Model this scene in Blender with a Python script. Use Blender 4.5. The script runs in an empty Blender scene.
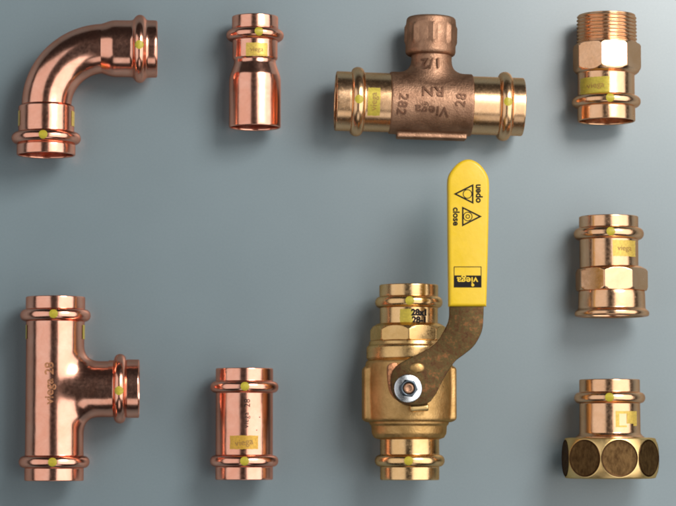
import bpy, bmesh, math, random
import numpy as np
from mathutils import Vector, Matrix

S = 0.0005            # one modelling unit = 0.5 mm
scene = bpy.context.scene
col = scene.collection
R = math.radians
PI = math.pi

# ------------------------------------------------------------------ camera
D = 2500.0
AIM = Vector((0, 0, 25))
CDIR = Vector((-0.06, -0.078, 1)).normalized()
CAM = AIM + CDIR * D
FWD = -CDIR
RIGHT = FWD.cross(Vector((0, 1, 0))).normalized()
UP = RIGHT.cross(FWD).normalized()

def W(px, py, z=0.0):
    d = FWD * D + RIGHT * (px - 338) - UP * (py - 253)
    k = (z - CAM.z) / d.z
    return CAM + d * k

cam_d = bpy.data.cameras.new('camera')
cam = bpy.data.objects.new('camera', cam_d)
col.objects.link(cam)
m = Matrix((RIGHT, UP, CDIR)).transposed().to_4x4()
m.translation = CAM * S
cam.matrix_world = m
cam_d.sensor_fit = 'HORIZONTAL'
cam_d.sensor_width = 36
cam_d.lens = 36 * D / 676
cam_d.clip_start = 0.01
cam_d.clip_end = 50
scene.camera = cam

# ------------------------------------------------------------------ materials
def new_mat(name):
    mt = bpy.data.materials.new(name)
    mt.use_nodes = True
    nt = mt.node_tree
    return mt, nt, nt.nodes['Principled BSDF']

def noise(nt, scale, detail=4, rough=0.6, stretch=None, dist=0.0):
    tc = nt.nodes.new('ShaderNodeTexCoord')
    mp = nt.nodes.new('ShaderNodeMapping')
    nt.links.new(tc.outputs['Object'], mp.inputs['Vector'])
    if stretch: mp.inputs['Scale'].default_value = stretch
    n = nt.nodes.new('ShaderNodeTexNoise')
    n.inputs['Scale'].default_value = scale
    n.inputs['Detail'].default_value = detail
    n.inputs['Roughness'].default_value = rough
    n.inputs['Distortion'].default_value = dist
    nt.links.new(mp.outputs[0], n.inputs['Vector'])
    return n

def ramp(nt, src, stops):
    r = nt.nodes.new('ShaderNodeValToRGB')
    e = r.color_ramp.elements
    while len(e) < len(stops): e.new(0.5)
    for el, (p, c) in zip(e, stops):
        el.position = p
        el.color = (*c, 1) if len(c) == 3 else c
    nt.links.new(src, r.inputs[0])
    return r

def metal(name, c0, c1, rough, rvar, fine, coarse, cscale=60, fscale=1500, metallic=1.0, stretch=None):
    """c0/c1: two tones of the metal mixed by a slow noise; fine/coarse: bump distances in m"""
    mt, nt, b = new_mat(name)
    b.inputs['Metallic'].default_value = metallic
    b.inputs['Specular Tint'].default_value = (*[0.30 + 0.55 * x for x in c0], 1)      # darker, warmer grazing reflection
    n1 = noise(nt, 90, 5, 0.65, stretch, 0.4)
    rr = ramp(nt, n1.outputs[0], [(0.35, c0), (0.68, c1)])
    nt.links.new(rr.outputs[0], b.inputs['Base Color'])
    n2 = noise(nt, 700, 4, 0.7)
    g = lambda v: (v, v, v)
    r2 = ramp(nt, n2.outputs[0], [(0.35, g(rough)), (0.7, g(rough + rvar))])
    nt.links.new(r2.outputs[0], b.inputs['Roughness'])
    n3 = noise(nt, fscale, 3, 0.6)
    n4 = noise(nt, cscale, 2, 0.5)
    b1 = nt.nodes.new('ShaderNodeBump'); b1.inputs['Distance'].default_value = fine; b1.inputs['Strength'].default_value = 1
    b2 = nt.nodes.new('ShaderNodeBump'); b2.inputs['Distance'].default_value = coarse; b2.inputs['Strength'].default_value = 1
    nt.links.new(n3.outputs[0], b1.inputs['Height'])
    nt.links.new(n4.outputs[0], b2.inputs['Height'])
    nt.links.new(b2.outputs[0], b1.inputs['Normal'])
    nt.links.new(b1.outputs[0], b.inputs['Normal'])
    return mt

def paint(name, c, rough=0.45, var=0.08, metallic=0.0, nscale=900):
    mt, nt, b = new_mat(name)
    n = noise(nt, nscale, 4, 0.7)
    lo = tuple(max(0, x * (1 - var * 2)) for x in c)
    hi = tuple(min(1, x * (1 + var)) for x in c)
    r = ramp(nt, n.outputs[0], [(0.35, lo), (0.65, hi)])
    nt.links.new(r.outputs[0], b.inputs['Base Color'])
    b.inputs['Roughness'].default_value = rough
    b.inputs['Metallic'].default_value = metallic
    if max(c) < 0.05: b.inputs['Specular IOR Level'].default_value = 0.12
    return mt

M = {}
M['copper']  = metal('polished copper', (0.90, 0.42, 0.29), (0.96, 0.52, 0.39), 0.16, 0.07, 0.000005, 0.00022, 70, 900)
M['rose']    = metal('machined rose bronze', (0.86, 0.50, 0.28), (0.94, 0.59, 0.37), 0.16, 0.12, 0.000007, 0.00012, 70)
M['gold']    = metal('machined golden bronze', (0.88, 0.53, 0.28), (0.95, 0.61, 0.36), 0.21, 0.08, 0.000005, 0.0001, 70)
M['brass']   = metal('machined yellow bronze', (0.80, 0.50, 0.22), (0.90, 0.60, 0.31), 0.17, 0.13, 0.000008, 0.00012, 70)
M['cast']    = metal('cast bronze', (0.29, 0.16, 0.10), (0.50, 0.295, 0.19), 0.44, 0.16, 0.0002, 0.0003, 80, 1100)
M['castv']   = metal('sand cast yellow bronze', (0.46, 0.275, 0.10), (0.68, 0.43, 0.18), 0.38, 0.16, 0.00018, 0.0004, 80, 1100)
M['turned']  = metal('turned brass', (0.80, 0.54, 0.22), (0.90, 0.65, 0.31), 0.28, 0.12, 0.00001, 0.0001, 70)
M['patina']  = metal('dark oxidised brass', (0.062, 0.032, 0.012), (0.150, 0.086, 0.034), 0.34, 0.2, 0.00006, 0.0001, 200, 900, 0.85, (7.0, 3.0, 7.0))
M['brassr']  = metal('dull machined yellow bronze', (0.68, 0.43, 0.17), (0.84, 0.56, 0.26), 0.24, 0.16, 0.00003, 0.0002)
M['rim']     = metal('dark facet rim', (0.045, 0.022, 0.010), (0.09, 0.045, 0.02), 0.35, 0.1, 0.00002, 0.0001)
M['zinc']    = metal('bright zinc', (0.70, 0.76, 0.82), (0.86, 0.90, 0.94), 0.22, 0.1, 0.00001, 0.00003)
M['steel']   = metal('darkened steel', (0.07, 0.09, 0.11), (0.16, 0.19, 0.22), 0.3, 0.1, 0.00001, 0.00003)
M['letters'] = metal('shade darkened cast lettering', (0.13, 0.065, 0.04), (0.24, 0.13, 0.085), 0.5, 0.1, 0.00004, 0.0001, 80, 1100)  # shade around the relief letters is put into this darker base colour
M['dot']     = paint('yellow green dot paint', (0.47, 0.385, 0.03), 0.4)
M['patch']   = paint('yellow print patch', (0.66, 0.46, 0.09), 0.4, 0.10, 0.35)
M['patchg']  = paint('olive yellow print patch', (0.52, 0.41, 0.055), 0.4, 0.10, 0.35)
M['patcho']  = paint('amber print patch', (0.62, 0.36, 0.05), 0.4, 0.10, 0.35)
M['faint']   = paint('olive print ink', (0.33, 0.17, 0.04), 0.5)
M['ink']     = paint('black print ink', (0.012, 0.010, 0.010), 0.5)
M['ink_litflange']= paint('brown print ink and copper lit flange', (0.66, 0.30, 0.15), 0.4, 0.3, 0.8)
M['yellow']  = paint('yellow vinyl', (0.74, 0.49, 0.013), 0.38, 0.02, 0.0, 300)

def vinyl(mt):
    nt = mt.node_tree; b = nt.nodes['Principled BSDF']
    n = noise(nt, 120, 4, 0.6); n2 = noise(nt, 900, 3, 0.6)
    r = ramp(nt, n.outputs[0], [(0.35, (0.33, 0.33, 0.33)), (0.7, (0.5, 0.5, 0.5))])
    nt.links.new(r.outputs[0], b.inputs['Roughness'])
    b1 = nt.nodes.new('ShaderNodeBump'); b1.inputs['Distance'].default_value = 0.00015
    b2 = nt.nodes.new('ShaderNodeBump'); b2.inputs['Distance'].default_value = 0.00003
    nt.links.new(n.outputs[0], b1.inputs['Height']); nt.links.new(n2.outputs[0], b2.inputs['Height'])
    nt.links.new(b1.outputs[0], b2.inputs['Normal']); nt.links.new(b2.outputs[0], b.inputs['Normal'])
vinyl(M['yellow'])

def lever_mat():
    mt, nt, b = new_mat('brown chromated steel')
    n = noise(nt, 240, 8, 0.80, None, 0.0)
    r = ramp(nt, n.outputs[0], [(0.34, (0.030, 0.016, 0.008)), (0.45, (0.10, 0.044, 0.015)),
                                (0.52, (0.075, 0.060, 0.020)), (0.60, (0.18, 0.072, 0.025)), (0.80, (0.30, 0.16, 0.07))])
    nt.links.new(r.outputs[0], b.inputs['Base Color'])
    b.inputs['Metallic'].default_value = 0.75
    b.inputs['Roughness'].default_value = 0.42
    n3 = noise(nt, 900, 4, 0.7)
    bp = nt.nodes.new('ShaderNodeBump'); bp.inputs['Distance'].default_value = 0.00007
    nt.links.new(n3.outputs[0], bp.inputs['Height']); nt.links.new(bp.outputs[0], b.inputs['Normal'])
    return mt
M['lever'] = lever_mat()

def ground_mat():
    mt, nt, b = new_mat('blue grey matt board')
    n = noise(nt, 14, 3, 0.5)
    nf = noise(nt, 900, 5, 0.75)
    mx = nt.nodes.new('ShaderNodeMix'); mx.data_type = 'FLOAT'; mx.inputs[0].default_value = 0.5
    nt.links.new(n.outputs[0], mx.inputs[2]); nt.links.new(nf.outputs[0], mx.inputs[3])
    r = ramp(nt, mx.outputs[0], [(0.3, (0.150, 0.203, 0.228)), (0.7, (0.182, 0.241, 0.269))])
    nt.links.new(r.outputs[0], b.inputs['Base Color'])
    b.inputs['Roughness'].default_value = 0.34
    b.inputs['Specular IOR Level'].default_value = 0.95
    n3 = noise(nt, 1600, 2, 0.5)
    bp = nt.nodes.new('ShaderNodeBump'); bp.inputs['Distance'].default_value = 0.00001
    nt.links.new(n3.outputs[0], bp.inputs['Height']); nt.links.new(bp.outputs[0], b.inputs['Normal'])
    return mt

# ------------------------------------------------------------------ mesh helpers
def link(name, me, mat, parent=None, loc=None):
    o = bpy.data.objects.new(name, me)
    if mat: me.materials.append(mat)
    col.objects.link(o)
    if parent: o.parent = parent
    if loc: o.location = loc
    return o

def mesh_from(name, V, F, smooth=True, sharp=None):
    me = bpy.data.meshes.new(name)
    V = np.asarray(V, dtype=float) * S
    me.from_pydata(V.tolist(), [], [tuple(f) for f in F])
    me.validate()
    bm = bmesh.new(); bm.from_mesh(me)
    bmesh.ops.recalc_face_normals(bm, faces=bm.faces)
    bm.to_mesh(me); bm.free()
    if smooth:
        me.polygons.foreach_set('use_smooth', [True] * len(me.polygons))
        if sharp: me.set_sharp_from_angle(angle=R(sharp))
    me.update()
    return me

class Prof:
    """lathe profile: (t, r) polyline, resampled finely and slightly rounded at its corners"""
    def __init__(self, pts, step=0.45, sigma=0.7, keep=None):
        P = np.array(pts, float)
        seg = np.hypot(*(P[1:] - P[:-1]).T)
        s = np.concatenate([[0], np.cumsum(seg)])
        n = max(8, int(s[-1] / step))
        u = np.linspace(0, s[-1], n)
        Q = np.stack([np.interp(u, s, P[:, 0]), np.interp(u, s, P[:, 1])], 1)
        if sigma > 0:
            k = int(3 * sigma / (u[1])) + 1
            w = np.exp(-0.5 * ((np.arange(-k, k + 1) * u[1]) / sigma) ** 2); w /= w.sum()
            A = np.concatenate([2 * Q[0] - Q[1:k + 1][::-1], Q, 2 * Q[-1] - Q[-k - 1:-1][::-1]])
            Q = np.stack([np.convolve(A[:, i], w, 'valid') for i in (0, 1)], 1)
        # drop samples on straight runs beyond 1.6 units apart
        out = [0]
        for i in range(1, len(Q) - 1):
            a, b_, c = Q[out[-1]], Q[i], Q[i + 1]
            d1 = b_ - a; d2 = c - b_
            ang = abs(d1[0] * d2[1] - d1[1] * d2[0]) / (np.hypot(*d1) * np.hypot(*d2) + 1e-9)
            if ang > 0.01 or np.hypot(*d1) > 1.5: out.append(i)
        out.append(len(Q) - 1)
        self.Q = Q[out]; self.Q[:, 1] = np.maximum(self.Q[:, 1], 0.0)
        self.full = Q
    def r_at(self, t):                       # outer surface radius at t
        Q = self.full; best = 0
        a, b_ = Q[:-1], Q[1:]
        lo = np.minimum(a[:, 0], b_[:, 0]); hi = np.maximum(a[:, 0], b_[:, 0])
        idx = np.where((lo <= t) & (hi >= t))[0]
        for i in idx:
            d = b_[i, 0] - a[i, 0]
            f = 0 if abs(d) < 1e-9 else (t - a[i, 0]) / d
            best = max(best, a[i, 1] + f * (b_[i, 1] - a[i, 1]))
        return best if best > 0 else Q[np.argmin(np.abs(Q[:, 0] - t)), 1]

def bead(tc, w, r0, rb, n=14):
    return [(tc + w * math.sin(a), r0 + (rb - r0) * math.cos(a) ** 0.9) for a in np.linspace(-PI / 2, PI / 2, n)]

class Frame:
    """a lathe axis in a thing's local coordinates: origin o=(x,y,z), direction a=(ax,ay) in the plane"""
    def __init__(self, o, a):
        self.o = np.array(o, float); a = np.array(a, float); a /= np.hypot(*a)
        self.a = np.array([a[0], a[1], 0.0]); self.s = np.array([-a[1], a[0], 0.0]); self.z = np.array([0, 0, 1.0])
    def pt(self, t, th, r):
        return self.o + self.a * t + self.s * (r * math.sin(th)) + self.z * (r * math.cos(th))

def lathe(name, prof, frame, mat, parent, segs=160, rfun=None):
    Q = prof.Q; n = len(Q)
    th = np.linspace(0, 2 * PI, segs, endpoint=False)
    T = np.repeat(Q[:, 0], segs).reshape(n, segs); Rr = np.repeat(Q[:, 1], segs).reshape(n, segs)
    if rfun is not None: Rr = rfun(T, th[None, :], Rr)
    V = frame.o + T[..., None] * frame.a + (Rr * np.sin(th))[..., None] * frame.s + (Rr * np.cos(th))[..., None] * frame.z
    V = V.reshape(-1, 3)
    F = []
    for i in range(n - 1):
        b0 = i * segs; b1 = b0 + segs
        for j in range(segs):
            k = (j + 1) % segs
            F.append((b0 + j, b0 + k, b1 + k, b1 + j))
    me = mesh_from(name, V, F)
    o = link(name, me, mat, parent)
    return o

def octo(apothem, th0, blend=0.0):
    def f(T, th, r):
        x = (th - th0 + PI / 8) % (PI / 4) - PI / 8
        a = apothem / np.cos(x)
        return np.where(r > apothem * 0.9, np.minimum(a, r), r)
    return f

# --- flat 2-D meshes draped on a lathe surface seen from above
def drape(name, V2, F, frame, prof, mat, parent, off=0.25, H=None):
    """V2: thing-local (x, y); put each vertex on the surface of the lathe, 'off' proud of it"""
    out = []
    for i, p in enumerate(V2):
        d = np.array([p[0] - frame.o[0], p[1] - frame.o[1]])
        t = d @ frame.a[:2]; w = d @ frame.s[:2]
        r = prof if isinstance(prof, (int, float)) else prof.r_at(t)
        w = max(-0.97 * r, min(0.97 * r, w))
        th = math.asin(w / r)
        o_ = off + (H[i] if H is not None else 0)
        out.append(frame.pt(t, th, r + o_))
    me = mesh_from(name, out, F, smooth=True, sharp=35)
    return link(name, me, mat, parent)

def disc2(cx, cy, r, rings=6, n=32):
    V = [(cx, cy)]; F = []
    for k in range(1, rings + 1):
        for j in range(n):
            a = 2 * PI * j / n; V.append((cx + r * k / rings * math.cos(a), cy + r * k / rings * math.sin(a)))
    for j in range(n): F.append((0, 1 + j, 1 + (j + 1) % n))
    for k in range(rings - 1):
        for j in range(n):
            a = 1 + k * n; F.append((a + j, a + (j + 1) % n, a + n + (j + 1) % n, a + n + j))
    return V, F

def rect2(x0, y0, x1, y1, nx=18, ny=12, wob=0.0, seed=1):
    rnd = random.Random(seed); V = []; F = []
    for j in range(ny + 1):
        for i in range(nx + 1):
            V.append((x0 + (x1 - x0) * i / nx + (rnd.uniform(-wob, wob) if i in (0, nx) else 0),
                      y0 + (y1 - y0) * j / ny + (rnd.uniform(-wob, wob) if j in (0, ny) else 0)))
    for j in range(ny):
        for i in range(nx):
            a = j * (nx + 1) + i; F.append((a, a + 1, a + nx + 2, a + nx + 1))
    return V, F

def text2(s, size, cx, cy, rot=0.0, bold=0.0, sx=1.0, extr=0.0, maxlen=2.0, spacing=1.0):
    """text as a mesh: vertices (x, y) around (cx, cy), heights, faces"""
    cu = bpy.data.curves.new('txt', 'FONT'); cu.body = s; cu.size = 1.0
    cu.align_x = 'CENTER'; cu.align_y = 'CENTER'; cu.offset = bold; cu.extrude = extr; cu.resolution_u = 4
    cu.space_character = spacing; cu.space_line = 0.85
    o = bpy.data.objects.new('txt', cu); col.objects.link(o)
    bpy.context.view_layer.update()
    dg = bpy.context.evaluated_depsgraph_get()
    me = bpy.data.meshes.new_from_object(o.evaluated_get(dg))
    bm = bmesh.new(); bm.from_mesh(me)
    bmesh.ops.remove_doubles(bm, verts=bm.verts, dist=1e-5)
    bmesh.ops.triangulate(bm, faces=bm.faces)
    for _ in range(2):
        lng = [e for e in bm.edges if e.calc_length() * size > maxlen]
        if lng:
            bmesh.ops.subdivide_edges(bm, edges=lng, cuts=1)
            bmesh.ops.triangulate(bm, faces=bm.faces)
    c, s_ = math.cos(rot), math.sin(rot)
    V = []; H = []
    for v in bm.verts:
        x = v.co.x * size * sx; y = v.co.y * size
        V.append((cx + c * x - s_ * y, cy + s_ * x + c * y)); H.append(v.co.z * size)
    bm.verts.index_update()
    F = [tuple(v.index for v in f.verts) for f in bm.faces]
    bm.free(); bpy.data.meshes.remove(me); bpy.data.objects.remove(o); bpy.data.curves.remove(cu)
    return V, F, H

# --- surface of a distance function (surface nets + Newton steps)
def sdf_mesh(name, f, lo, hi, h, mat, parent):
    lo = np.array(lo, float); hi = np.array(hi, float)
    n = np.ceil((hi - lo) / h).astype(int) + 1
    ax = [lo[i] + h * np.arange(n[i]) for i in range(3)]
    X, Y, Z = np.meshgrid(*ax, indexing='ij')
    v = f(X, Y, Z)
    ins = v < 0
    cnt = np.zeros(n - 1, int); acc = np.zeros((*(n - 1), 3))
    for d in range(3):
        sl0 = [slice(None)] * 3; sl1 = [slice(None)] * 3
        sl0[d] = slice(0, -1); sl1[d] = slice(1, None)
        a, b_ = v[tuple(sl0)], v[tuple(sl1)]
        cr = (a < 0) != (b_ < 0)
        fr = np.where(cr, a / np.where(cr, a - b_, 1), 0)
        P = np.stack([X[tuple(sl0)], Y[tuple(sl0)], Z[tuple(sl0)]], -1).copy()
        P[..., d] += fr * h
        o1, o2 = [k for k in range(3) if k != d]
        for i in (0, 1):
            for j in (0, 1):
                s = [slice(None)] * 3
                s[o1] = slice(i, n[o1] - 1 + i); s[o2] = slice(j, n[o2] - 1 + j)
                s = tuple(s)
                cnt += cr[s]; acc += P[s] * cr[s][..., None]
    cells = cnt > 0
    idx = -np.ones(n - 1, int); idx[cells] = np.arange(cells.sum())
    V = acc[cells] / cnt[cells][:, None]
    F = []
    for d in range(3):
        o1, o2 = [(1, 2), (2, 0), (0, 1)][d]
        sl0 = [slice(None)] * 3; sl1 = [slice(None)] * 3
        sl0[d] = slice(0, -1); sl1[d] = slice(1, None)
        cr = ins[tuple(sl0)] != ins[tuple(sl1)]
        ii = np.argwhere(cr)
        ii = ii[(ii[:, o1] > 0) & (ii[:, o2] > 0) & (ii[:, o1] < n[o1] - 1) & (ii[:, o2] < n[o2] - 1)]
        e1 = np.eye(3, dtype=int)[o1]; e2 = np.eye(3, dtype=int)[o2]
        q = np.stack([idx[tuple((ii - e1 - e2).T)], idx[tuple((ii - e2).T)], idx[tuple(ii.T)], idx[tuple((ii - e1).T)]], 1)
        fl = ins[tuple(sl0)][tuple(ii.T)]
        q[~fl] = q[~fl][:, ::-1]
        F.append(q)
    F = np.concatenate(F)
    e = 0.05
    for _ in range(4):
        g = np.stack([(f(*(V + np.eye(3)[k] * e).T) - f(*(V - np.eye(3)[k] * e).T)) / (2 * e) for k in range(3)], 1)
        d = f(*V.T)
        st = (d / np.maximum((g ** 2).sum(1), 0.05))[:, None] * g
        L = np.linalg.norm(st, axis=1)[:, None]
        V = V - st * np.minimum(1, 0.5 * h / np.maximum(L, 1e-9))
    me = mesh_from(name, V, F.tolist())
    return link(name, me, mat, parent)

def smin(a, b, k):
    h = np.clip(0.5 + 0.5 * (b - a) / k, 0, 1)
    return b + (a - b) * h - k * h * (1 - h)
def smax(a, b, k): return -smin(-a, -b, k)
def sbox(x, y, z, hx, hy, hz, r=1.0):
    qx, qy, qz = np.abs(x) - hx + r, np.abs(y) - hy + r, np.abs(z) - hz + r
    return np.sqrt(np.maximum(qx, 0)**2 + np.maximum(qy, 0)**2 + np.maximum(qz, 0)**2) + np.minimum(np.maximum(qx, np.maximum(qy, qz)), 0) - r

def plate(name, outline, z0, z1, bev, mat, parent, segs=4, holes=None):
    bm = bmesh.new()
    vs = [bm.verts.new((x, y, z0)) for x, y in outline]
    f = bm.faces.new(vs)
    ex = bmesh.ops.extrude_face_region(bm, geom=[f])
    up = [v for v in ex['geom'] if isinstance(v, bmesh.types.BMVert)]
    bmesh.ops.translate(bm, verts=up, vec=(0, 0, z1 - z0))
    bmesh.ops.recalc_face_normals(bm, faces=bm.faces)
    ed = [e for e in bm.edges if abs(e.verts[0].co.z - e.verts[1].co.z) < 1e-6]
    bmesh.ops.bevel(bm, geom=ed, offset=bev, segments=segs, profile=0.5, affect='EDGES', clamp_overlap=True)
    bmesh.ops.triangulate(bm, faces=[f for f in bm.faces if len(f.verts) > 4])
    for v in bm.verts: v.co *= S
    me = bpy.data.meshes.new(name); bm.to_mesh(me); bm.free()
    me.polygons.foreach_set('use_smooth', [True] * len(me.polygons))
    me.set_sharp_from_angle(angle=R(28))
    return link(name, me, mat, parent)

def spline(pts, n=8, closed=True):
    """Catmull-Rom through the points"""
    P = [np.array(p, float) for p in pts]; out = []
    N = len(P)
    for i in range(N if closed else N - 1):
        p0, p1, p2, p3 = P[(i - 1) % N], P[i], P[(i + 1) % N], P[(i + 2) % N]
        if not closed:
            if i == 0: p0 = p1
            if i == N - 2: p3 = p2
        for k in range(n):
            t = k / n
            out.append(tuple(0.5 * ((2 * p1) + (-p0 + p2) * t + (2 * p0 - 5 * p1 + 4 * p2 - p3) * t * t + (-p0 + 3 * p1 - 3 * p2 + p3) * t ** 3)))
    if not closed: out.append(tuple(P[-1]))
    return out

# ------------------------------------------------------------------ things
class Thing:
    def __init__(self, name, label, cat, cx, cy, zc, rot=0.0, group=None):
        w = W(cx, cy, zc); self.loc = Vector((w.x, w.y, 0)); self.rot = rot; self.zc = zc; self.cx = cx; self.cy = cy
        self.e = bpy.data.objects.new(name, None); col.objects.link(self.e)
        self.e.empty_display_size = 0.01
        self.e.location = self.loc * S; self.e.rotation_euler = (0, 0, rot)
        self.e['label'] = label; self.e['category'] = cat
        if group: self.e['group'] = group
    def L(self, px, py, z):                  # photo position at height z -> local x, y
        d = W(px, py, z) - self.loc
        c, s = math.cos(-self.rot), math.sin(-self.rot)
        return (c * d.x - s * d.y, s * d.x + c * d.y)
    def on(self, px, py, r):                 # photo position on top of a horizontal-axis surface of radius r
        x, y = self.L(px, py, self.zc + r)
        return x, y

def press_socket(T, name, frame, L, tb, r0, r1, rb, bw, mat, wall=2.2, depth=30, rj=None, dot=True, dotx=None, taper=2.0):
    """T thing, frame: origin at the joint and pointing to the open end; tb: bead centre; r0 tube, r1 rim end"""
    rj = rj or r0; bw += 0.7; rb += 0.15
    pts = [(0, rj), (taper, r0)] if rj != r0 else [(0, r0)]
    pts += [(tb - bw - 1, r0)] + bead(tb, bw, r0, rb) + [(tb + bw + 1, r1), (L - 0.3, r1), (L, r1 - 0.5), (L, r1 - wall + 0.4), (L - 0.5, r1 - wall),
            (tb + bw, r1 - wall)] + [(2*tb - t, r - wall) for t, r in bead(tb, bw, r1, rb)] + [(L - depth, r1 - wall), (L - depth, 0)]
    p = Prof(pts, sigma=0.55 if taper < 5 else 2.2)
    o = lathe(name, p, frame, mat, T.e)
    if dot:
        q = frame.o + frame.a * tb
        if dotx is not None:
            xx, yy = T.on(*dotx, rb)
            V, F = disc2(xx if abs(frame.a[1]) > .5 else q[0], yy if abs(frame.a[0]) > .5 else q[1], 4.3)
        else: V, F = disc2(q[0], q[1], 4.3)
        drape('marker_dot', V, F, frame, p, M['dot'], o, 0.35)
    return o, p

def label_patch(T, frame, prof, x0, y0, x1, y1, mat, parent, txt=None, size=7, rot=0, tm='faint', wob=0.25, bold=0.0, seed=1, r=28, tpos=None, name='printed_patch', maskf=None):
    a = T.on(x0, y1, r * 0.95); b = T.on(x1, y0, r * 0.95)
    V, F = rect2(a[0], a[1], b[0], b[1], wob=wob, seed=seed)
    o = drape(name, V, F, frame, prof, mat, parent, 0.22)
    if txt:
        c = T.on(*tpos, r * 0.97) if tpos else ((a[0] + b[0]) / 2, (a[1] + b[1]) / 2)
        V, F, H = text2(txt, size, c[0], c[1], rot, bold)
        t = drape('printed_text', V, F, frame, prof, M[tm], parent, 0.5)
    return o

# ===== setting
gm = bmesh.new()
bmesh.ops.create_grid(gm, x_segments=8, y_segments=8, size=3.0)
me = bpy.data.meshes.new('ground'); gm.to_mesh(me); gm.free()
g = link('ground', me, ground_mat()); g['kind'] = 'structure'

# ===== 1 copper elbow
def elbow():
    T = Thing('elbow_fitting', 'polished copper ninety degree elbow fitting curving between two beaded sockets', 'elbow fitting', 46.5, 106, 34.5)
    zc = 34.5; A = np.array([58.0, 0.0])
    # bend: centre of curvature at local (58, 0); starts at (0,0) going up, ends at (58,58) going right
    rt = 24.6; n = 90; segs = 160; V = []; F = []
    path = []
    for i in range(10): path.append(((0.0, -6 + 6 * i / 10), (0, 1)))
    for i in range(n + 1):
        a = PI - (PI / 2) * i / n
        path.append(((58 + 58 * math.cos(a), 58 * math.sin(a)), (math.sin(a), -math.cos(a))))
    for i in range(1, 3): path.append(((58 + i, 58.0), (1, 0)))
    for (x, y), (dx, dy) in path:
        for j in range(segs):
            th = 2 * PI * j / segs
            sx, sy = -dy, dx
            V.append((x + sx * rt * math.sin(th), y + sy * rt * math.sin(th), zc + rt * math.cos(th)))
    for i in range(len(path) - 1):
        for j in range(segs):
            k = (j + 1) % segs; F.append((i * segs + j, i * segs + k, (i + 1) * segs + k, (i + 1) * segs + j))
    link('bend', mesh_from('bend', V, F), M['copper'], T.e)
    fr = Frame((0, 1, zc), (0, -1))
    o, p = press_socket(T, 'press_socket', fr, 50.5, 33.5, 27.6, 29, 34.2, 5.2, M['copper'], rj=24.7, dotx=(43, 137))
    # printed patches on both flanks
    for sgn in (-1, 1):
        V2 = []; F2 = []
        nx, ny = 10, 8
        for j in range(ny + 1):
            for i in range(nx + 1):
                t = 7 + 15 * j / ny; th = sgn * (R(66) + R(30) * i / nx)
                V2.append(fr.pt(t, th, p.r_at(t) + 0.3))
        for j in range(ny):
            for i in range(nx):
                a = j * (nx + 1) + i; F2.append((a, a + 1, a + nx + 2, a + nx + 1))
        link('printed_patch', mesh_from('printed_patch', V2, F2), M['patch'], o)
    fr2 = Frame((54, 58, zc), (1, 0))
    o, p = press_socket(T, 'press_socket', fr2, 56.5, 38.2, 28.3, 28.6, 34.2, 5.4, M['copper'], rj=24.65, dotx=(139, 44.5), taper=11)
elbow()

# ===== 2 copper reducer
def reducer():
    zc = 28.8
    T = Thing('reducer_fitting', 'small copper reducer with a beaded socket above a wider plain tube end', 'pipe reducer', 255, 61, zc)
    fr = Frame((0, 0, zc), (0, 1))
    o, p = press_socket(T, 'press_socket', fr, 44.5, 25.5, 22.6, 23.2, 28.8, 5.0, M['copper'], rj=20.8, dotx=(259, 35))
    label_patch(T, fr, p, 246, 43, 267.5, 56, M['patch'], o, 'viega', 6.5, 0, r=22.6)
    fd = Frame((0, 0, zc), (0, -1))
    P = Prof([(0, 20.8), (3, 21.0), (15, 25.2), (20, 25.9), (67.3, 25.9), (67.8, 25.3), (67.8, 24.2), (67, 23.8), (20, 23.8), (20, 0)], sigma=0.9)
    lathe('plain_end', P, fd, M['copper'], T.e)
reducer()

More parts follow.
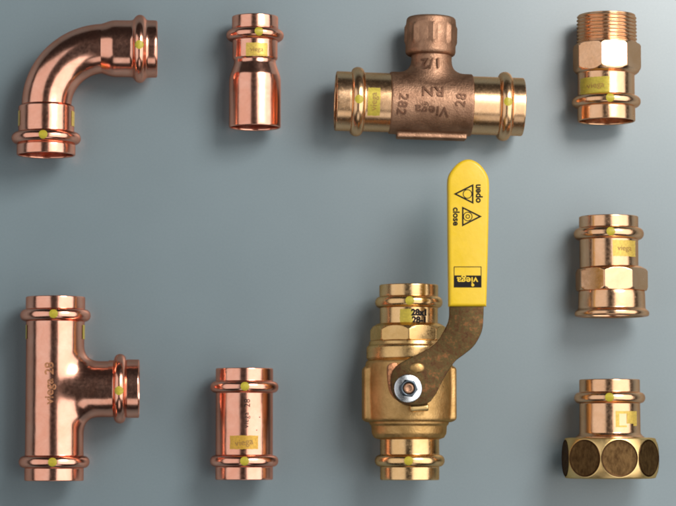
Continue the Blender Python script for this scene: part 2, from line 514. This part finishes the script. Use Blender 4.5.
# ===== 3 cast bronze tee
def bronze_tee():
    zc = 34.8
    T = Thing('threaded_tee_fitting', 'brown cast bronze tee with raised lettering and two golden beaded sockets', 'tee fitting', 430.5, 104.2, zc, rot=R(-1.4))
    def f(x, y, z):
        z = z - zc
        d = smax(np.sqrt(y * y + z * z) - 31.2, np.abs(x + 0.2) - 41.3, 1.6)
        rn = 19.5 + np.maximum(0, 0)
        nk = smax(np.sqrt(x * x + z * z) - 20.3, np.abs(y - 26) - 26, 1.0)
        dt = z * z / np.sqrt((x * x + z * z + 1e-3) * (y * y + z * z + 1e-3))
        d = smin(d, nk, 2 + 12 * (1 - dt * dt))
        lug = sbox(x - 1.5, y + 28.6, z, 35, 6.8, 9, 1.5)
        return smin(d, lug, 2.0)
    body = sdf_mesh('cast_body', f, (-46, -40, zc - 36), (46, 56, zc + 36), 0.85, M['cast'], T.e)
    # threaded branch cap
    fc = Frame((-1.2, 48.5, zc), (0.0, 1))
    P = Prof([(0, 19), (0, 22.5), (1.5, 24.5), (3.5, 25.2), (32, 25.2), (37, 24.6), (38.8, 23.2), (38.8, 19.5), (37, 18.5), (12, 18), (12, 0)], sigma=0.8)
    def cap(Tt, th, r):
        x = (th - R(6) + PI / 8) % (PI / 4) - PI / 8
        ridge = np.maximum(0, 1 - np.abs(np.abs(x)) / R(12))
        a = (th - R(6) + PI) % (PI / 4) - PI / 8
        # corner ridges stand on the round cap between t=11 and t=29
        c = (th - R(0)) % (PI / 4); c = np.minimum(c, PI / 4 - c)
        win = np.clip((Tt - 10.5) / 3.0, 0, 1) * np.clip((31.5 - Tt) / 2.5, 0, 1)
        up = np.clip(1 - c / R(11), 0, 1) * 2.0
        return np.where(r > 23, r + (up - 0.5) * win, r)
    lathe('branch_cap', P, fc, M['cast'], T.e, 256, cap)
    # sockets
    fl = Frame((-41, 0, zc), (-1, 0))
    o, p = press_socket(T, 'press_socket', fl, 54.5, 33, 29.6, 29.8, 34.6, 5.6, M['gold'], wall=2.8, dotx=(357.5, 99))
    label_patch(T, fl, p, 367.5, 88, 380.5, 115, M['patchg'], o, 'viega', 9, R(90), r=29.6, seed=4)
    fr = Frame((41, 0, zc), (1, 0))
    press_socket(T, 'press_socket', fr, 52, 33, 29.2, 29.2, 34.6, 5.6, M['gold'], wall=2.8, dotx=(506, 101.5))
    # raised casting letters
    ax = Frame((0, 0, zc), (1, 0))
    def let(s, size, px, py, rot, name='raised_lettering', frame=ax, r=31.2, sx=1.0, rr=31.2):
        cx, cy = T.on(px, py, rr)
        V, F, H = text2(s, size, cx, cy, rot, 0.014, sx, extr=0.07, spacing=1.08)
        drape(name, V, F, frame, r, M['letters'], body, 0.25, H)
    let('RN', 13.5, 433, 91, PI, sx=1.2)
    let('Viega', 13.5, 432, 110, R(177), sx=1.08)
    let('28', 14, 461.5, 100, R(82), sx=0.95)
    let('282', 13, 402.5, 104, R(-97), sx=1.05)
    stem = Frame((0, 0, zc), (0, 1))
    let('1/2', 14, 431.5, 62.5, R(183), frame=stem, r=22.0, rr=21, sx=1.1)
bronze_tee()

# ===== 4 male adapter
def male():
    zc = 34.6
    T = Thing('threaded_adapter_fitting', 'rose bronze adapter with coarse male thread standing above its faceted collar', 'threaded adapter', 606, 73, zc)
    fu = Frame((1, 0, zc), (0, 1)); fd = Frame((0, 0, zc), (0, -1))
    o, p = press_socket(T, 'press_socket', fd, 49.5, 29.7, 28.6, 29.0, 34.5, 5.0, M['rose'], wall=2.0, depth=40, dotx=(610.4, 98), rj=29.2)
    label_patch(T, fd, p, 583.5, 76.5, 609, 93, M['patchg'], o, 'viega', 8, R(4), r=28.6, seed=7)
    P = Prof([(-3, 20), (-2.5, 28), (0, 31.5), (3.5, 34.2), (6, 35), (25, 35), (28.0, 33.5), (28.2, 27)], sigma=0.45)
    lathe('hex_collar', P, fu, M['rose'], T.e, 384, octo(32.0, R(-3.5)))
    pitch = 3.6
    Q = Prof([(26, 29.5), (29.5, 30.6), (56.5, 30.2), (58.5, 28.5), (58.8, 26), (57, 25), (20, 25), (20, 0)], sigma=0.5, step=0.4)
    def thr(Tt, th, r):
        ph = (Tt / pitch - th / (2 * PI)) % 1
        tri = 1 - 2 * np.abs(ph - 0.5)
        win = np.clip((Tt - 28.5) / 1.5, 0, 1) * np.clip((58.0 - Tt) / 1.2, 0, 1)
        return np.where(r > 28, r - 1.7 * (1 - tri) * win, r)
    # dense rings for the thread
    Q.Q = Q.full
    lathe('threaded_end', Q, fu, M['rose'], T.e, 160, thr)
male()

# ===== 5 female adapter
def female():
    zc = 37.6
    T = Thing('threaded_adapter_fitting', 'rose bronze adapter with beaded socket above a faceted band and flared rim', 'threaded adapter', 610, 268, zc)
    fu = Frame((-1, 0, zc), (0, 1)); fd = Frame((1.5, 0, zc), (0, -1))
    o, p = press_socket(T, 'press_socket', fu, 51.5, 34, 29.3, 29.6, 34.9, 5.2, M['rose'], dotx=(611, 232))
    label_patch(T, fu, p, 612.5, 240, 637, 256, M['patch'], o, 'viega', 7.5, R(0), r=29.4, seed=9)
    P = Prof([(-1.5, 22), (-1.2, 29.5), (1.5, 34.5), (4, 36.6), (20, 36.6), (23, 35), (23.5, 28)], sigma=0.45)
    lathe('hex_collar', P, fd, M['rose'], T.e, 384, octo(33.9, R(1.6)))
    Q = Prof([(22, 28), (22.5, 32.6), (26, 33.2), (41, 33.6), (43.5, 36.6), (44.3, 37.2), (46.8, 37.2), (48.5, 36.4), (48.8, 32), (47, 30), (12, 29), (12, 0)], sigma=0.7)
    lathe('flared_end', Q, fd, M['rose'], T.e)
female()

# ===== 6 nut fitting
def nutfit():
    zc = 48.7
    T = Thing('union_nut_fitting', 'copper socket seated in a wide brass nut with dark round facets', 'union fitting', 610, 438, zc)
    fu = Frame((0, 0, zc), (0, 1)); fd = Frame((0, 0.5, zc), (0, -1))
    # collar flare and socket
    pts = [(-2, 30), (0, 34), (1.2, 34), (2.5, 32), (5, 30.2)] + [(33.5, 30)] + bead(39.8, 5.4, 30, 35.2) + [(46.5, 30), (57.7, 30), (58, 29.5), (58, 28), (57.5, 27.6), (20, 27.6), (20, 0)]
    p = Prof(pts, sigma=0.55)
    o = lathe('press_socket', p, fu, M['rose'], T.e)
    xx, yy = T.on(609.7, 397.5, 35.2)
    V, F = disc2(xx, 39.8, 4.3)
    drape('marker_dot', V, F, fu, p, M['dot'], o, 0.35)
    # patch: left frame with a bare window, right block with a notch
    a = T.on(615.5, 427, 28.5); b = T.on(637.8, 411, 26)
    x0, y0, x1, y1 = a[0], a[1], b[0], b[1]
    V = []; F = []
    def blk(ax_, ay, bx, by, nx=8, ny=6):
        v, f = rect2(ax_, ay, bx, by, nx, ny); k = len(V)
        V.extend(v); F.extend([tuple(i + k for i in q) for q in f])
    w = x1 - x0; h = y1 - y0
    blk(x0, y0, x0 + 0.16 * w, y1)
    blk(x0 + 0.16 * w, y1 - 0.16 * h, x0 + 0.5 * w, y1)
    blk(x0 + 0.16 * w, y0, x0 + 0.5 * w, y0 + 0.10 * h)
    blk(x0 + 0.5 * w, y0 + 0.22 * h, x0 + 0.82 * w, y1)
    blk(x0 + 0.82 * w, y0 + 0.08 * h, x1, y1)
    drape('printed_patch', V, F, fu, p, M['patch'], o, 0.22)
    # nut: sphere-turned octagon
    ap = 44.9; rs = 48.6; hh = 20.2
    prof = [(0, 26), (0, 40.5)] + [(hh + t, math.sqrt(rs * rs - t * t)) for t in np.linspace(-hh + 0.6, hh - 0.6, 40)] + [(2 * hh, 40.5), (2 * hh, 26)]
    P = Prof(prof, sigma=0.35, step=0.5)
    base = R(2)
    P.Q = P.full
    lathe('union_nut', P, fd, M['turned'], T.e, 400, octo(ap, base))
    nut = T.e.children[-1]
    for k in range(8):
        th = base + k * PI / 4
        V = []; F = []
        R0 = 18.2; prof2 = [(0, 0.25), (R0 - 1.6, 0.25), (R0 - 0.5, 0.5), (R0, 0.1), (R0 + 0.15, -0.5)]
        ns = 64
        nrm = fd.s * math.sin(th) + fd.z * math.cos(th); tan = fd.s * math.cos(th) - fd.z * math.sin(th)
        c = fd.o + fd.a * hh + nrm * ap
        V.append(c + nrm * 0.25)
        rings = [(R0 * q, 0.25) for q in (0.25, 0.5, 0.75)] + prof2[1:]
        for rr, oo in rings:
            for j in range(ns):
                a = 2 * PI * j / ns
                V.append(c + nrm * oo + tan * rr * math.cos(a) + fd.a * rr * math.sin(a))
        for j in range(ns): F.append((0, 1 + j, 1 + (j + 1) % ns))
        for q in range(len(rings) - 1):
            for j in range(ns):
                a = 1 + q * ns; F.append((a + j, a + (j + 1) % ns, a + ns + (j + 1) % ns, a + ns + j))
        fo = link('round_facet', mesh_from('round_facet', V, F, True, 30), M['patina'], nut)
        fo.data.materials.append(M['rim'])
        for pl in fo.data.polygons:
            if (Vector(pl.center) / S - Vector(c)).length > R0 - 1.4: pl.material_index = 1
nutfit()

# ===== 7 copper coupling
def coupling():
    zc = 33.8
    T = Thing('coupling_fitting', 'straight copper coupling with beads at both ends and an amber printed patch', 'pipe coupling', 244.3, 424, zc)
    fu = Frame((0, 30, zc), (0, 1)); fd = Frame((0, -30, zc), (0, -1)); fm = Frame((0, 0, zc), (0, 1))
    P = Prof([(-30, 28.3), (30, 28.3)], sigma=0)
    b = lathe('body', P, fm, M['copper'], T.e)
    press_socket(T, 'press_socket', fu, 25, 6.5, 28.3, 28.4, 33.7, 5.0, M['copper'], depth=40, dotx=(245, 388.8))
    press_socket(T, 'press_socket', fd, 24.8, 6.3, 28.3, 28.4, 33.7, 5.0, M['copper'], depth=40, dotx=(244.5, 460.4))
    label_patch(T, fm, P, 230, 435.5, 258, 449, M['patcho'], b, 'viega', 9, R(8), r=28.3, seed=3, tm='faint')
    for s, size, px, py, rot in (('28', 8, 247.5, 403, R(90)), ('viega', 7, 246.5, 420, R(90)), ('.', 9, 257.5, 417, R(90)), ('.', 8, 255, 429, R(60))):
        x, y = T.on(px, py, 28.3)
        V, F, H = text2(s, size, x, y, rot, 0.0, spacing=1.1)
        drape('printed_text', V, F, fm, P, M['ink'] if s != 'V' else M['ink_litflange'], b, 0.3)
coupling()

# ===== 8 copper tee
def copper_tee():
    zc = 34.8
    T = Thing('tee_fitting', 'tall polished copper tee with three beaded sockets, branch pointing right', 'tee fitting', 54.8, 389, zc)
    def f(x, y, z):
        z = z - zc
        a = smax(np.sqrt(x * x + z * z) - 28.6, np.abs(y) - 66, 0.6)
        b = smax(np.sqrt(y * y + z * z) - 27.6, np.abs(x - 29) - 27, 0.6)
        dt = z * z / np.sqrt((x * x + z * z + 1e-3) * (y * y + z * z + 1e-3))
        return smin(a, b, 1.0 + 15 * (1 - dt * dt))
    body = sdf_mesh('body', f, (-32, -69, zc - 33), (59, 69, zc + 33), 0.9, M['copper'], T.e)
    fu = Frame((0, 62, zc), (0, 1)); fd = Frame((0, -62, zc), (0, -1)); fb = Frame((53, 0.5, zc), (1, 0))
    ou, pu = press_socket(T, 'press_socket', fu, 28.8, 10.5, 28.8, 29.2, 34.6, 5.3, M['copper'], dotx=(53.5, 315))
    press_socket(T, 'press_socket', fd, 28, 9.5, 28.8, 29.0, 34.6, 5.3, M['copper'], dotx=(52.5, 461))
    press_socket(T, 'press_socket', fb, 30, 11, 28.0, 28.8, 34.2, 5.3, M['copper'], dotx=(119, 390.5))
    fm = Frame((0, 0, zc), (0, 1))
    for sgn in (-1, 1):
        V2 = []; F2 = []; nx, ny = 10, 8
        for j in range(ny + 1):
            for i in range(nx + 1):
                V2.append(fm.pt(49 + 14 * j / ny, sgn * (R(70) + R(26) * i / nx), 29.1))
        for j in range(ny):
            for i in range(nx):
                a = j * (nx + 1) + i; F2.append((a, a + 1, a + nx + 2, a + nx + 1))
        link('printed_patch', mesh_from('printed_patch', V2, F2), M['patchg'], body)
    x, y = T.on(49.5, 383, 28)
    V, F, H = text2('viega 28', 12, x, y, R(90), 0.02, 1.05)
    drape('printed_text', V, F, fm, 28.6, M['ink_litflange'], body, 0.35)
copper_tee()

# ===== 9 ball valve
def valve():
    zc = 47.0
    T = Thing('ball_valve', 'yellow bronze ball valve with a brown lever and bright yellow handle grip', 'ball valve', 409, 389, zc)
    fm = Frame((0, 0, zc), (0, 1))
    def f(x, y, z):
        z = z - zc
        rr = np.sqrt(x * x + z * z)
        d = smax(rr - 43.6 + (y * y) / 900, np.abs(y + 2) - 30.5, 4.0)
        pad = sbox(x, y + 4.8, z, 45.8, 27.0, 17, 4.0)
        d = smin(d, pad, 2.6)
        boss = smax(np.sqrt(x * x + (y - 0) ** 2) - 17, np.abs(z - 25) - 26, 1.2)
        return smin(d, boss, 3)
    body = sdf_mesh('cast_body', f, (-49, -36, zc - 47), (49, 32, zc + 54), 0.95, M['castv'], T.e)
    # upper collar
    P = Prof([(28, 30), (28, 40.5), (29.5, 41), (30, 42.0), (40.5, 42.0), (42.5, 41), (43, 39.8), (47, 39.2), (48, 36), (48, 30)], sigma=0.5)
    lathe('end_collar', P, fm, M['brassr'], T.e)
    P = Prof([(46, 26), (46.5, 36), (48, 38.2), (58, 38.2), (61.5, 36), (64.5, 31), (65, 27)], sigma=0.5)
    lathe('hex_collar', P, fm, M['brassr'], T.e, 384, octo(35.6, R(-17.5)))
    fd = Frame((0, 0, zc), (0, -1))
    P = Prof([(30, 30), (30.5, 38.5), (32, 39.5), (35, 39.0), (36, 37.4), (44, 36.8), (48, 34.5), (49.5, 30), (50, 25)], sigma=0.7)
    lathe('lower_collar', P, fd, M['castv'], T.e)
    fu2 = Frame((0, 63, zc), (0, 1))
    o, p = press_socket(T, 'press_socket', fu2, 40, 22.7, 28.8, 29.2, 33.4, 4.8, M['brass'], dotx=(409.8, 301.5))
    label_patch(T, fu2, p, 400, 309, 413, 325.5, M['patchg'], o, r=28.8, seed=2)
    x, y = T.on(419.5, 316.3, 27.5)
    V, F, H = text2('28x1\n28-1', 8.6, x, y, 0, 0.06, 0.95)
    drape('printed_text', V, F, fu2, p, M['ink'], o, 0.4)
    fd2 = Frame((0.5, -47.5, zc), (0, -1))
    press_socket(T, 'press_socket', fd2, 42, 23, 29.2, 29.2, 34.4, 5.2, M['brass'], dotx=(408.7, 460))

    # lever plate
    z0, z1 = 99.0, 104.5
    def LL(pts, z): return [T.L(px, py, z) for px, py in pts]
    left = [(449.5, 309), (449.2, 318), (447.0, 325), (442, 334), (435, 343), (426, 349.5), (414, 356), (402, 362), (396, 366.5)]
    hub = [(392.5, 372), (391, 380), (391.5, 389), (394, 396), (399, 401.5), (406, 404.5), (415, 405), (425, 404.2)]
    right = [(431, 401), (436.5, 393), (441, 384), (447, 373), (455, 361.5), (464, 354.5), (473, 347), (479, 338), (482.5, 329), (483.5, 318), (483.8, 309)]
    outl = spline(LL(left, z1), 4, False)[:-1] + spline(LL(left[-1:] + hub + right[:1], z1), 4, False)[:-1] + spline(LL(right, z1), 4, False)
    inner = LL([(484, 230), (450, 230)], z1)
    lev = plate('lever', outl + inner, z0, z1, 1.0, M['lever'], T.e, 3)
    # turned-down flange on the hub's left edge
    fl = LL([(388.5, 365), (396.8, 363), (397.5, 372), (397.0, 383), (398.8, 393), (402, 400), (396.0, 399), (390.3, 391), (388.0, 378)], z0)
    fo = plate('hub_flange', spline(fl, 4), z0 - 13, z0 + 2.0, 1.5, M['ink_litflange'], lev, 3)  # coppery reflected light on the flange is put into its orange colour
    # dimple
    bm = bmesh.new(); bmesh.ops.create_uvsphere(bm, u_segments=40, v_segments=20, radius=1)
    c = T.L(417.3, 367.5, z1)
    for v in bm.verts: v.co = Vector(((c[0] + v.co.x * 7.2), (c[1] + v.co.y * 5.6), (z1 - 1 + v.co.z * 3.2))) * S
    me = bpy.data.meshes.new('dimple'); bm.to_mesh(me); bm.free(); me.polygons.foreach_set('use_smooth', [True] * len(me.polygons))
    link('dimple', me, M['castv'], lev)
    # stop pin
    a = T.L(410, 408, 96)
    P = Prof([(0, 0), (0, 3.2), (0.8, 4.0), (17, 4.0), (17.8, 3.2), (17.8, 0)], sigma=0.4)
    fp = Frame((a[0], a[1], 96), (1, 0.06))
    lathe('stop_pin', P, fp, M['turned'], T.e, 48)
    # hexagon flange nut with stem end
    c = T.L(408.3, 388.3, z1 + 4)
    class VF:                                # vertical lathe frame
        def __init__(s, x, y, z): s.o = np.array([x, y, z]); s.a = np.array([0, 0, 1.0]); s.s = np.array([1.0, 0, 0]); s.z = np.array([0, 1.0, 0])
    vf = VF(c[0], c[1], z1)
    P = Prof([(-0.3, 6), (-0.2, 13.2), (1.0, 13.8), (2.2, 13.3), (3.2, 9.0), (3.4, 7)], sigma=0.35)
    nt_ = lathe('flange_nut', P, vf, M['zinc'], T.e, 96)
    P = Prof([(3.4, 5), (3.5, 8.9), (8.0, 8.9), (9.4, 7.6), (9.6, 6.2), (8.6, 5.4), (3, 5.3), (3, 2)], sigma=0.3)
    def hexf(Tt, th, r):
        x = (th - R(8) + PI / 6) % (PI / 3) - PI / 6
        return np.where(r > 7.2, np.minimum(7.7 / np.cos(x), r), r)
    lathe('hex_head', P, vf, M['steel'], nt_, 192, hexf)
    P = Prof([(0, 5.2), (8.6, 5.2), (9.6, 4.4), (9.8, 3.0), (9.2, 2.2), (8.9, 0)], sigma=0.3)
    lathe('stem_end', P, vf, M['cast'], nt_, 64)
    # stem under the lever
    P = Prof([(-9, 0), (-9, 13), (-5.3, 13), (-5.3, 0)], sigma=0.2)
    lathe('stem_collar', P, vf, M['brass'], T.e, 64)

    # yellow grip
    gz0, gz1 = 95.5, 108.0
    side_l = [(448.6, 306.5), (448.3, 280), (447.8, 240), (447.5, 200), (447.4, 185), (448.2, 177)]
    top = [(451.5, 170.5), (457, 164.2), (462.8, 160.6), (468.5, 159.6), (474.2, 161), (480, 165.0), (485.2, 171.5), (488.2, 178)]
    side_r = [(489.0, 186), (488.8, 200), (488.0, 240), (487.0, 280), (486.2, 306.5)]
    pts = spline(LL(side_l + top + side_r, gz1 - 4), 5, False)
    gr = plate('handle_grip', pts, gz0, gz1, 3.6, M['yellow'], T.e, 6)
    def flat(name, V, F, mat, z, par, H=0.0):
        me = mesh_from(name, [(x, y, z) for x, y in V], F, False)
        return link(name, me, mat, par)
    zt = gz1 + 0.12
    def txt(s, size, px, py, rot, bold, sx=1.0, mat='ink', z=zt, name='printed_text'):
        x, y = T.L(px, py, z)
        V, F, H = text2(s, size, x, y, rot, bold, sx)
        flat(name, V, F, M[mat], z, gr)
    def strip(loop, w, name, z=zt, mat='ink'):
        P_ = [np.array(T.L(px, py, z)) for px, py in loop]; N = len(P_)
        c = sum(P_) / N; V = []; F = []
        # mitred ring
        ins = []
        for i in range(N):
            a, b_, d = P_[i - 1], P_[i], P_[(i + 1) % N]
            u = (b_ - a) / np.linalg.norm(b_ - a); v = (d - b_) / np.linalg.norm(d - b_)
            n1 = np.array([-u[1], u[0]]); n2 = np.array([-v[1], v[0]])
            if n1 @ (c - b_) < 0: n1 = -n1
            if n2 @ (c - b_) < 0: n2 = -n2
            k = (n1 + n2) / (1 + n1 @ n2); ins.append(b_ + k * w)
        V = [tuple(p_) for p_ in P_] + [tuple(p_) for p_ in ins]
        F = [(i, (i + 1) % N, N + (i + 1) % N, N + i) for i in range(N)]
        flat(name, V, F, M[mat], z, gr)
    txt('open', 9.2, 477.5, 193.5, R(90), 0.034, 0.98)
    txt('close', 8.8, 456.0, 216.5, R(-90), 0.034, 0.98)
    strip([(453.5, 194), (473.5, 184), (473.5, 204)], 1.5, 'printed_triangle')
    strip([(482, 216.5), (462, 206.5), (462, 226.5)], 1.5, 'printed_triangle')
    def ring(px, py, r, w):
        n = 28; V = []; x, y = T.L(px, py, zt)
        for q in (r, r - w): V += [(x + q * math.cos(2 * PI * i / n), y + q * math.sin(2 * PI * i / n)) for i in range(n)]
        flat('printed_ring', V, [(i, (i + 1) % n, n + (i + 1) % n, n + i) for i in range(n)], M['ink'], zt, gr)
    ring(467.5, 194, 4.6, 0.8)
    ring(467.8, 216.5, 4.6, 0.8); ring(467.8, 216.5, 2.2, 0.8)
    # maker's logo box
    strip([(453.8, 266.5), (481.5, 266.5), (481.5, 287.5), (453.8, 287.5)], 0.7, 'logo_frame')
    a = T.L(454.0, 287.3, zt + .05); b = T.L(481.3, 275.5, zt + .05)
    V, F = rect2(a[0], a[1], b[0], b[1], 1, 1)
    flat('logo_panel', V, F, M['ink'], zt + .05, gr)
    txt('viega', 9.2, 467.4, 280.2, PI, 0.02, 1.12, 'yellow', zt + 0.2, 'logo_text')
    x, y = T.L(472.8, 285, zt + .2)
    V, F = disc2(x, y, 1.5, 1, 20)
    flat('logo_dot', V, F, M['yellow'], zt + 0.2, gr)
valve()

# ------------------------------------------------------------------ light
w = bpy.data.worlds.new('World'); scene.world = w; w.use_nodes = True
bg = w.node_tree.nodes['Background']; bg.inputs[0].default_value = (0.8, 0.75, 0.75, 1); bg.inputs[1].default_value = 0.024

def softbox(name, direction, dist, sx, sy, radiance, color, up=(0, 1, 0)):
    l = bpy.data.lights.new(name, 'AREA'); l.shape = 'RECTANGLE'; l.size = sx; l.size_y = sy
    l.energy = radiance * PI * sx * sy; l.color = color
    o = bpy.data.objects.new(name, l); col.objects.link(o)
    d = Vector(direction).normalized()
    zv = d; yv = Vector(up); xv = yv.cross(zv).normalized(); yv = zv.cross(xv)
    mm = Matrix((xv, yv, zv)).transposed().to_4x4(); mm.translation = d * dist
    o.matrix_world = mm
    return o
def dirx(deg): return (math.sin(R(deg)), 0, math.cos(R(deg)))
softbox('softbox', dirx(40), 1.15, 1.45, 1.7, 1.75, (1, 0.97, 0.93))
softbox('softbox', dirx(-49), 1.5, 1.65, 2.1, 0.80, (1, 0.97, 0.95))
softbox('softbox', (0, -math.sin(R(55)), math.cos(R(55))), 1.7, 0.7, 0.8, 0.8, (1, 0.98, 0.95), up=(1, 0, 0))
softbox('added_key_lamp', (0.52, 0.54, 1), 0.95, 0.36, 0.36, 14.0, (1, 0.97, 0.93))  # small lamp added to deepen and direct the shadows on the board
scene.view_settings.view_transform = 'Standard'
scene.view_settings.look = 'None'
scene.view_settings.exposure = 0.0
scene.view_settings.gamma = 1.0
scene.render.engine = 'CYCLES'
scene.cycles.filter_width = 2.0
scene.render.resolution_x = 1024; scene.render.resolution_y = 766
